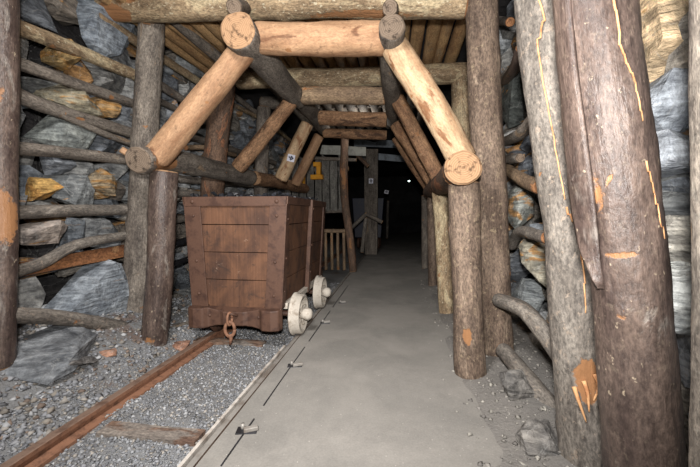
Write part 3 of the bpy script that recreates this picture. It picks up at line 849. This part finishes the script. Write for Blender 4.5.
# right side poles
log('lagging_pole', [PY(499, 300, 2.92), PY(522, 309, 2.6), PY(542, 330, 2.35), PY(566, 362, 2.1)], .058, 'bark_dust', 'end_dark', 'upper of two dusty poles sloping down on the right, behind the leaning post', 'pole', knots=1, bend=.2)
log('lagging_pole', [PY(503, 350, 2.9), PY(530, 382, 2.5), PY(576, 436, 2.1)], .062, 'bark_dust', 'end_orange', 'lower of two dusty poles sloping down on the right, cut orange end', 'pole', knots=1, bend=.2)
log('lagging_pole', [PX(505, 168, 1.08), PX(524, 180, .99), PX(541, 187, .93)], .052, 'peeled_grey', 'end_orange', 'short thick pole end with a knot, poking out between the right posts', 'pole', knots=2)
log('lagging_pole', [PX(512, 246, 1.05), PX(520, 232, 1.0), PX(548, 238, .93)], .042, 'bark_dust', 'end_orange', 'crooked branch bending over the ochre-edged slate', 'branch', knots=1)
log('lagging_pole', [PX(504, 142, 1.1), PX(520, 134, 1.02), PX(535, 118, 1.02)], .05, 'bark_dark', 'end_orange', 'dark crooked pole above the short thick pole end', 'pole')
log('lagging_pole', [PX(506, 80, 1.08), PX(516, 65, 1.0), PX(522, 48, .98)], .05, 'bark_wet', 'end_orange', 'dark curved branch high between the right posts', 'branch')
log('lagging_pole', [PX(498, 160, 1.02), PX(520, 158, 1.02)], .04, 'bark_dust', 'end_dark', 'straight grey pole end just above the short thick one', 'pole', knots=0)
log('lagging_pole', [PX(494, 20, 1.0), PX(510, 22, .95)], .04, 'bark_dark', 'end_orange', 'small cut pole end near the roof beside the tall mid post', 'pole', knots=0)

# ================================================================== MINE CART
YW = PZ(300, 334).y
YF = YW - .24
print('YF', YF, YW)
tl, tr = PY(184, 197, YF), PY(286, 196, YF)
bl, br = PY(195, 307, YF + .03), PY(282, 307, YF + .03)
ZT = (tl.z + tr.z) / 2
ZB = (bl.z + br.z) / 2
YB = tr.x / ray(325, 197).x * ray(325, 197).y
print('cart', tl, tr, bl, br, YB)
cx = (tl.x + tr.x) / 2
WT = (tr.x - tl.x) / 2; WB = (br.x - bl.x) / 2 * 1.0
base = Vector((cx, YF, 0))
cart = empty('mine_cart', base, 'rusty brown iron-bound wooden mine cart on the rails', 'mine cart'); WORLD[cart.name] = base
def cp(u, y, v):        # u -1..1 across, v 0..1 up
    w = WB + (WT - WB) * v
    return Vector((cx + u * w, y, ZB + (ZT - ZB) * v))
def bevel(o, w=.004):
    b = o.modifiers.new('bevel', 'BEVEL'); b.width = w; b.segments = 2; b.limit_method = 'ANGLE'; return o
def box8(name, P, mat, parent=cart, bv=.004):
    """P: 4 outer corners then 4 inner corners"""
    o = link(name, P, [(0, 1, 2, 3), (7, 6, 5, 4), (0, 4, 5, 1), (1, 5, 6, 2), (2, 6, 7, 3), (3, 7, 4, 0)], M[mat], parent)
    bm = bmesh.new(); bm.from_mesh(o.data); bmesh.ops.recalc_face_normals(bm, faces=bm.faces); bm.to_mesh(o.data); bm.free()
    return bevel(o, bv) if bv else o
def panel(name, corner, inward, mat='cart_wood', rows=4, gap=.007):
    """wall of horizontal planks. corner(s, v) gives outer point; inward thickness vector"""
    V = []; F_ = []
    for r in range(rows):
        v0, v1 = r / rows + .003, (r + 1) / rows - .003
        n = 8
        for i in range(n + 1):
            s = i / n
            d = .004 * noise.noise(Vector((s * 3, r * 5.1, 0)))
            a, b = corner(s, v0 + d), corner(s, v1 + d)
            V += [a, b, b + inward, a + inward]
        o0 = r * (n + 1) * 4
        for i in range(n):
            for k in range(4):
                A, B = o0 + i * 4 + k, o0 + i * 4 + (k + 1) % 4; F_.append((A, B, B + 4, A + 4))
        F_ += [tuple(o0 + k for k in (3, 2, 1, 0)), tuple(o0 + n * 4 + k for k in (0, 1, 2, 3))]
    o = link(name, V, F_, M[mat], cart)
    bm = bmesh.new(); bm.from_mesh(o.data); bmesh.ops.recalc_face_normals(bm, faces=bm.faces); bm.to_mesh(o.data); bm.free()
    return bevel(o, .003)
def flap(name, f, y, mat='rust'): pass
I = Vector((0, .03, 0))
panel('front_panel', lambda s, v: cp(-1 + 2 * s, YF + .02, v), I)
panel('rear_panel', lambda s, v: cp(-1 + 2 * s, YB - .02, v), -I)
panel('side_panel', lambda s, v: cp(-1, YF + .03 + (YB - YF - .06) * s, v) + Vector((.012, 0, 0)), Vector((.03, 0, 0)))
panel('side_panel', lambda s, v: cp(1, YF + .03 + (YB - YF - .06) * s, v) - Vector((.012, 0, 0)), Vector((-.03, 0, 0)))
box8('bottom', [cp(-.96, YF + .05, .02), cp(.96, YF + .05, .02), cp(.96, YB - .05, .02), cp(-.96, YB - .05, .02)] +
     [cp(-.96, YF + .05, .06), cp(.96, YF + .05, .06), cp(.96, YB - .05, .06), cp(-.96, YB - .05, .06)], 'cart_wood')
def rivet(c, n, parent, r=.017):
    n = Vector(n).normalized(); V = []; F_ = []; u = n.orthogonal().normalized(); w = n.cross(u)
    for j, (rr, hh) in enumerate(((1, 0), (.92, .35), (.6, .62))):
        for k in range(10):
            a = k * PI / 5; V.append(c + (u * math.cos(a) + w * math.sin(a)) * r * rr + n * r * hh)
    V.append(c + n * r * .75)
    for j in range(2):
        for k in range(10): F_.append((j * 10 + k, j * 10 + (k + 1) % 10, j * 10 + 10 + (k + 1) % 10, j * 10 + 10 + k))
    for k in range(10): F_.append((20 + k, 20 + (k + 1) % 10, 30))
    link('rivet', V, F_, M['rust'], parent, smooth=True)
T = .012
for y, s in ((YF, 1), (YB, -1)):
    th = Vector((0, .018 * s, 0))
    for u in (-1, 1):
        # front leaf of the angle iron
        k0 = .17 / WT; k1 = .2 / WB
        P = [cp(u, y, 1), cp(u * (1 - k0 * .95), y, 1), cp(u * (1 - k1 * .8), y, 0), cp(u, y, 0)]
        o = box8('corner_iron', P + [q + th for q in P], 'rust')
        if s == 1:
            for v in (.955, .83, .42, .12): rivet(cp(u * (1 - .085 / WT), y, v), (0, -1, 0), o)
        # side leaf
        P = [cp(u, y, 1) + Vector((u * T, 0, 0)), cp(u, y + s * .11, 1) + Vector((u * T, 0, 0)), cp(u, y + s * .11, 0) + Vector((u * T, 0, 0)), cp(u, y, 0) + Vector((u * T, 0, 0))]
        o = box8('corner_iron', P + [q - Vector((u * .02, 0, 0)) for q in P], 'rust')
        for v in (.95, .8, .45, .15): rivet(cp(u, y + s * .055, v) + Vector((u * T, 0, 0)), (u, 0, 0), o, .013)
    P = [cp(-1, y - .008 * s, 1), cp(1, y - .008 * s, 1), cp(1, y - .008 * s, .915), cp(-1, y - .008 * s, .915)]
    o = box8('top_band', P + [q + th for q in P], 'rust')
    if s == 1:
        for u in (-.83, .83): rivet(cp(u, y - .008, .957), (0, -1, 0), o, .022)
for u in (-1, 1):
    off = Vector((u * (T + .008), 0, 0))
    P = [cp(u, YF, 1) + off, cp(u, YB, 1) + off, cp(u, YB, .93) + off, cp(u, YF, .93) + off]
    box8('top_band', P + [q - Vector((u * .02, 0, 0)) for q in P], 'rust')
    ym = YF + (YB - YF) * .52
    P = [cp(u, ym - .05, 1.0), cp(u, ym + .05, 1.0), cp(u, ym + .05, -.03), cp(u, ym - .05, -.03)]
    P = [q + Vector((u * .045, 0, 0)) for q in P]
    o = box8('side_strap', P + [q - Vector((u * .05, 0, 0)) for q in P], 'rust', bv=.008)
    for v in (.9, .5, .2): rivet(cp(u, ym, v) + Vector((u * .045, 0, 0)), (u, 0, 0), o, .014)
    # pale dusty ledge along the bottom of the side, chassis beam below it
    P = [cp(u, YF + .1, .035), cp(u, YB - .1, .035), cp(u, YB - .1, -.02), cp(u, YF + .1, -.02)]
    P = [q + Vector((u * .035, 0, 0)) for q in P]
    box8('side_sill', P + [q - Vector((u * .05, 0, 0)) for q in P], 'dusty_iron')['label'] = 'pale dusty sill'
    xc = cx + u * (WB - .13)
    P = [Vector((xc - .045, y, z)) for (y, z) in ((YF + .02, ZB + .02), (YB - .02, ZB + .02), (YB - .02, ZB - .12), (YF + .02, ZB - .12))]
    box8('chassis_beam', P + [q + Vector((.09, 0, 0)) for q in P], 'rust')
# bumpers
def bumper(y, s):
    zt, zb = ZB + .01, ZB - .19
    prof = []
    W = WB * 1.01
    for (x, yy_) in ((-W, .06), (-W - .02, .0), (-W, -.06), (-W + .07, -.09), (-W + .16, -.08), (-W + .2, -.03), (-.14, -.03), (-.1, -.05), (.1, -.05), (.14, -.03),
                     (W - .2, -.03), (W - .16, -.08), (W - .07, -.09), (W, -.06), (W + .02, .0), (W, .06)):
        prof.append((cx + x, y + s * yy_))
    V = [Vector((a, b, zt - (.03 if 5 < i < 10 else 0))) for i, (a, b) in enumerate(prof)] + [Vector((a, b, zb + (.03 if 5 < i < 10 else 0))) for i, (a, b) in enumerate(prof)]
    n = len(prof)
    F_ = [(i, (i + 1) % n, (i + 1) % n + n, i + n) for i in range(n)] + [tuple(range(n)), tuple(range(2 * n - 1, n - 1, -1))]
    o = link('bumper', V, F_, M['rust'], cart)
    bm = bmesh.new(); bm.from_mesh(o.data); bmesh.ops.triangulate(bm, faces=[f for f in bm.faces if len(f.verts) > 4]); bmesh.ops.recalc_face_normals(bm, faces=bm.faces); bm.to_mesh(o.data); bm.free()
    bevel(o, .012)
    for x in (-.36, -.25, .25, .36): rivet(Vector((cx + x, y - s * .03, ZB - .09)) + Vector((0, 0, .02 if abs(x) < .3 else -.01)), (0, -s, 0), o, .016)
    return o
bumper(YF - .02, 1); bumper(YB + .02, -1)
# wheels
def lathe(name, prof, c, axis_sign, mat, parent, seg=36):
    V = []; F_ = []; m = len(prof)
    for k in range(seg):
        a = 2 * PI * k / seg
        for (x, r) in prof: V.append(c + Vector((x * axis_sign, math.cos(a) * r, math.sin(a) * r)))
    for k in range(seg):
        for j in range(m - 1):
            a, b = k * m + j, ((k + 1) % seg) * m + j; F_.append((a, b, b + 1, a + 1))
    o = link(name, V, F_, M[mat], parent, smooth=True)
    bm = bmesh.new(); bm.from_mesh(o.data); bmesh.ops.remove_doubles(bm, verts=bm.verts, dist=.0005); bmesh.ops.recalc_face_normals(bm, faces=bm.faces); bm.to_mesh(o.data); bm.free()
    return o
RW = .2
for (yw) in (YW, PZ(316, 308).y):
    for sgn, xr in ((1, XR), (-1, XL)):
        c = Vector((xr, yw, RW + .014))
        w = lathe('wheel', [(-.045, RW * .2), (-.045, RW * .8), (-.05, RW + .018), (-.032, RW + .018), (-.025, RW), (.05, RW * .985), (.05, RW * .84), (.0, RW * .8), (-.01, RW * .5), (.0, RW * .24), (-.045, RW * .2)], c, sgn, 'dusty_iron' if sgn > 0 else 'rust', cart)
        w['label'] = 'pale dust-caked flanged wheel' if sgn > 0 else 'rusty flanged wheel'
        for q in range(5):
            a = q * 2 * PI / 5 + .3
            d = Vector((0, math.cos(a), math.sin(a)))
            tube('spoke', [c + d * RW * .25 + Vector((sgn * .015, 0, 0)), c + d * RW * .84 + Vector((sgn * .02, 0, 0))], .017, 'dusty_iron', w, 8)
        lathe('hub', [(-.06, .0), (-.06, .05), (.05, .05), (.075, .062), (.1, .062), (.125, .05), (.138, .03), (.142, 0)], c, sgn, 'dusty_iron', w, 24)
    tube('axle', [Vector((XL - .03, yw, RW + .014)), Vector((XR + .03, yw, RW + .014))], .028, 'rust', cart, 12, step=.2)
    for u in (-1, 1):
        xc = cx + u * (WB - .13)
        P = [Vector((xc - .04, yw + a, z)) for (a, z) in ((-.09, ZB - .1), (.09, ZB - .1), (.05, RW - .04), (-.05, RW - .04))]
        box8('axle_bracket', P + [q + Vector((.08, 0, 0)) for q in P], 'rust')
# hook and chain
hy = YF - .1
zk = ZB - .07
tube('shackle', [Vector((cx - .04, hy + .06, zk)), Vector((cx - .04, hy - .0, zk + .03)), Vector((cx, hy - .03, zk + .05)), Vector((cx + .04, hy, zk + .03)), Vector((cx + .04, hy + .06, zk))], .014, 'rust', cart, 10)
def ring(name, c, a, b, r, yawd, mat):
    pts = [c + RZ(yawd) @ Vector((math.cos(t) * a, 0, math.sin(t) * b)) for t in [i * 2 * PI / 16 for i in range(17)]]
    return tube(name, pts, r, mat, cart, 10)
ring('chain_link', Vector((cx, hy - .035, zk - .0)), .03, .06, .012, 70, 'rust_orange')
ring('chain_link', Vector((cx, hy - .035, zk - .1)), .045, .07, .016, 10, 'rust_orange')
tube('hook', [Vector((cx, hy - .035, zk - .15)), Vector((cx + .012, hy - .04, zk - .19)), Vector((cx, hy - .04, max(.0, zk - .27)))], .026, 'rust_orange', cart, 10, .4)

# coal load
rs = random.Random(8); V = []; F_ = []
for k in range(420):
    u, y = rs.uniform(-.93, .93), rs.uniform(YF + .07, YB - .07)
    c = cp(u, y, .985); c.z += rs.uniform(-.01, .05)
    s = rs.uniform(.035, .075)
    v, f = hull(c, (s, s * 1.1, s * .8), 5000 + k, 9, .4)
    o0 = len(V); V += v; F_ += [tuple(i + o0 for i in q) for q in f]
tag(link('coal', V, F_, M['coal'], origin=base + Vector((0, .7, ZT))), 'black coal heaped level with the rim of the mine cart', 'coal', kind='stuff')
box8('load_bed', [cp(-.95, YF + .06, .9), cp(.95, YF + .06, .9), cp(.95, YB - .06, .9), cp(-.95, YB - .06, .9)] +
     [cp(-.95, YF + .06, .93), cp(.95, YF + .06, .93), cp(.95, YB - .06, .93), cp(-.95, YB - .06, .93)], 'coal', bv=0)

# ================================================================== BACK OF THE TUNNEL
log('post', [PY(345, 136, 7.3), PY(344, 185, 7.3), PY(350, 240, 7.3), PY(353, 271, 7.3)], .085, 'bark_red', 'end', 'thin crooked brown post standing just beyond the cart', 'post', r2=.08, knots=3,
    marks=[(.3, 0, .3, .06, .7), (.8, 0, .2, .05, .6)], bend=1.2)
pk = slab('post', [PY(364, 149, 10.5), PY(365, 256, 10.5), PY(377, 256, 10.5), PY(378, 149, 10.5)], .25, 'bark_dark', label='dark square post with a small white sign in the far dark', cat='post', seed=8.8)
def card(name, c, w, h, label, parent=None, kind=0, tilt=0):
    R = ROT @ Matrix.Rotation(tilt, 3, 'Z')
    R = Matrix.Rotation(0, 3, 'Z') @ Matrix(((math.cos(tilt), 0, math.sin(tilt)), (0, 1, 0), (-math.sin(tilt), 0, math.cos(tilt))))
    def q(x, z, y=0): return c + R @ Vector((x * w, y, z * h))
    P = [q(-.5, -.5), q(.5, -.5), q(.5, .5), q(-.5, .5)]
    o = link(name, P + [p_ + Vector((0, .006, 0)) for p_ in P], [(0, 1, 2, 3), (7, 6, 5, 4), (0, 4, 5, 1), (1, 5, 6, 2), (2, 6, 7, 3), (3, 7, 4, 0)], M['white'], origin=c)
    tag(o, label, 'sign')
    strokes = [[(-.3, .2), (-.2, -.05), (.0, .05), (.0, .3)], [(.0, .05), (-.05, -.3), (.2, -.1), (.12, .25)], [(.2, -.1), (.32, .1)]] if kind == 0 else \
              [[(-.28, .15), (.0, -.3), (.28, .15), (-.28, .15)], [(-.12, .3), (.12, .3)]]
    V = []; F_ = []
    for st in strokes:
        for (x0, z0), (x1, z1) in zip(st, st[1:]):
            dx, dz = x1 - x0, z1 - z0; l = math.hypot(dx, dz); nx, nz = -dz / l * .07, dx / l * .07
            k = len(V); V += [q(x0 + nx, z0 + nz, -.002), q(x0 - nx, z0 - nz, -.002), q(x1 - nx, z1 - nz, -.002), q(x1 + nx, z1 + nz, -.002)]
            F_.append((k, k + 1, k + 2, k + 3))
    link('printed_mark', V, F_, M['ink'], o)
    return o
card('number_card', PY(291, 158, 5.335), .12, .11, 'small white card with a dark handwritten mark on the left strut', tilt=.25)
card('sign_plate', PY(371, 181, 10.45), .13, .15, 'small white sign with a dark mark on the dark square post', kind=1)
card('sign_plate', PY(386.5, 192, 13), .15, .13, 'small pale blue sign in the far dark beside the path', kind=1, tilt=.2)
# pale lamp far down the tunnel
c = PY(409, 181, 18)
lmp = empty('tunnel_lamp', c, 'small greenish white lamp far down the dark tunnel', 'lamp'); WORLD[lmp.name] = c
V, F_ = hull(c, (.1, .05, .08), 77, 24, .2); link('lamp_glass', V, F_, M['glow'], lmp)
V, F_ = hull(c + Vector((0, .06, .02)), (.14, .08, .12), 78, 20, .9); link('lamp_housing', V, F_, M['black'], lmp)
tube('lamp_cable', [c + Vector((0, .06, .05)), Vector((c.x, c.y + .06, 3.5))], .01, 'black', lmp, 6, step=.3)

# grey plank wall at the back left, with yellow fittings
for k in range(8):
    x0 = -2.75 + k * .19
    slab('wall_plank', [Vector((x0, 8.2, 1.32)), Vector((x0 + rn.uniform(-.02, .02), 8.2, 2.55 + rn.uniform(-.12, .1))), Vector((x0 + .16, 8.2, 2.5)), Vector((x0 + .16, 8.2, 1.3))], .04, 'grey_board',
         label='grey upright plank in the screen behind the farthest frame', cat='plank', group='grey upright planks at the back left', seed=k * 1.7)
log('lagging_pole', [Vector((-3.0, 8.3, 1.28)), Vector((-1.2, 8.3, 1.3))], .05, 'bark_dark', 'end', 'level pole under the grey upright planks', 'pole', knots=0)
log('lagging_pole', [Vector((-3.0, 8.3, 2.3)), Vector((-1.2, 8.3, 2.3))], .05, 'bark_dark', 'end', 'level pole behind the upper ends of the grey planks', 'pole', knots=0)
def fitting(px, py, k, label, flip=1):
    c = PY(px, py, 8.12); e = empty('yellow_fitting', c, label, 'fitting'); WORLD[e.name] = c
    def bx(name, x0, x1, z0, z1, d=.06):
        P = [c + Vector((x, -d, z)) * k for x, z in ((x0 * flip, z0), (x1 * flip, z0), (x1 * flip, z1), (x0 * flip, z1))]
        return box8(name, P + [Vector((p_.x, 8.19, p_.z)) for p_ in P], 'yellow', e, .012)
    bx('head', -.08, .1, .1, .2, .08); bx('stem', -.01, .09, -.12, .12, .05); bx('foot', -.14, .15, -.2, -.09, .09)
fitting(317, 171, 1.0, 'yellow I-shaped fitting on the grey planks')
fitting(302, 182, .75, 'lower yellow fitting half hidden by the farthest tan strut')
# slatted low barrier
P0, P1 = PY(324, 231, 7.9), PY(346, 231, 7.9)
e = empty('slatted_barrier', Vector((P0.x, 7.9, 0)), 'low grey slatted wooden barrier behind the cart', 'barrier'); WORLD[e.name] = e.location.copy()
log('top_rail', [P0 + Vector((-.3, 0, 0)), P1], .045, 'peeled_grey', 'end', parent=e, knots=0)
for k in range(6):
    x = P0.x - .25 + k * (P1.x - P0.x + .28) / 5.6
    log('slat', [Vector((x, 7.92, P0.z - .04)), Vector((x + .01, 7.92, -.05))], .034, 'peeled_grey', 'end', parent=e, knots=0, segs=10)
# pale panel and steel channels under the roof
slab('pale_panel', [PY(322, 145, 8.6), PY(366, 147, 8.6), PY(366, 156, 8.6), PY(320, 154, 8.6)], .05, 'concrete_pale', label='pale horizontal panel behind the thin crooked post', cat='panel', seed=3)
slab('steel_channel', [PY(354, 138, 11), PY(400, 141, 11), PY(400, 148, 11), PY(354, 146, 11)], .08, 'steel_grey', label='upper grey steel channel above the dark square post', cat='channel', seed=5)
slab('steel_channel', [PY(356, 151, 10.9), PY(405, 156, 10.9), PY(405, 162, 10.9), PY(356, 158, 10.9)], .08, 'steel_grey', label='lower grey steel channel above the dark square post', cat='channel', seed=6)
log('brace', [PY(352, 150, 9), PY(368, 166, 9)], .05, 'bark_red', 'end', 'short sloping brace beside the thin crooked post', 'brace', knots=0)
log('brace', [PY(312, 158, 8.0), PY(356, 160, 8.0)], .04, 'bark_dark', 'end', 'thin level pole below the pale panel', 'pole', knots=0)
log('brace', [PY(366, 214, 9.4), PY(349, 230, 9.4)], .05, 'bark_dust', 'end', 'left arm of the low pitched brace in the dark', 'brace', knots=0)
log('brace', [PY(366, 214, 9.4), PY(382, 222, 9.4)], .05, 'bark_dark', 'end', 'right arm of the low pitched brace in the dark', 'brace', knots=0)
log('brace', [PY(366, 218, 9.5), PY(362, 252, 9.5)], .05, 'bark_dust', 'end', 'upright under the low pitched brace in the dark', 'brace', knots=0)
# second wagon standing in the dark
c0 = PY(352, 198, 12); c1 = PY(384, 198, 12)
bx0 = Vector((c0.x, 12, 0)); wg = empty('tub_wagon', bx0, 'dark blue wagon tub standing in the dark behind the square post', 'wagon'); WORLD[wg.name] = bx0
P = [Vector((c0.x, 12, c0.z)), Vector((c1.x, 12, c0.z)), Vector((c1.x - .1, 12, .4)), Vector((c0.x + .1, 12, .4))]
box8('tub', P + [q + Vector((0, 1.4, 0)) for q in P], 'dark_blue', wg, .02)
for x in (c0.x + .2, c1.x - .2):
    for y in (12.3, 13.1): lathe('wheel', [(-.04, .0), (-.04, .2), (.04, .2), (.04, 0)], Vector((x, y, .2)), 1, 'rust', wg, 20)
log('post', [PY(388, 201, 16), PY(387, 238, 16)], .06, 'bark_dust', 'end', 'slim pale post at the edge of the path far in the dark', 'post', knots=0)

# ================================================================== LIGHT
w = bpy.data.worlds.new('world'); sc.world = w; w.use_nodes = True
w.node_tree.nodes['Background'].inputs[0].default_value = (.6, .75, 1, 1)
w.node_tree.nodes['Background'].inputs[1].default_value = 0.02
def lamp(name, loc, energy, size, colr, tgt):
    d = bpy.data.lights.new(name, 'AREA'); d.shape = 'DISK'; d.size = size; d.energy = energy; d.color = colr
    o = bpy.data.objects.new(name, d); C.objects.link(o); o.location = loc
    o.rotation_euler = (Vector(tgt) - Vector(loc)).to_track_quat('-Z', 'Y').to_euler()
    d.spread = math.radians(180)
    return o
fd = bpy.data.lights.new('camera_flash', 'SPOT'); fd.energy = 600; fd.color = (1, .97, .94); fd.shadow_soft_size = .06
fd.spot_size = math.radians(125); fd.spot_blend = 1.0
fo = bpy.data.objects.new('camera_flash', fd); C.objects.link(fo); fo.location = (.0, -.06, 1.5)
fo.rotation_euler = (Vector((-.7, 4, 1.75)) - fo.location).to_track_quat('-Z', 'Y').to_euler()
lamp('overhead_fill', (-.9, .4, 3.2), 120, .7, (1, .97, .95), (-.8, 2.2, 0))  # added fill above the view, evens out the flash falloff

pd = bpy.data.lights.new('back_fill', 'POINT'); pd.energy = 10; pd.color = (1, .96, .9); pd.shadow_soft_size = .05  # added point fill hidden behind the far beam, brightens the back
po = bpy.data.objects.new('back_fill', pd); C.objects.link(po); po.location = (-.75, 6.9, 2.92)

sc.view_settings.view_transform = 'Standard'; sc.view_settings.look = 'None'
sc.view_settings.exposure = 0.22; sc.view_settings.gamma = 1.0; sc.view_settings.use_curve_mapping = False
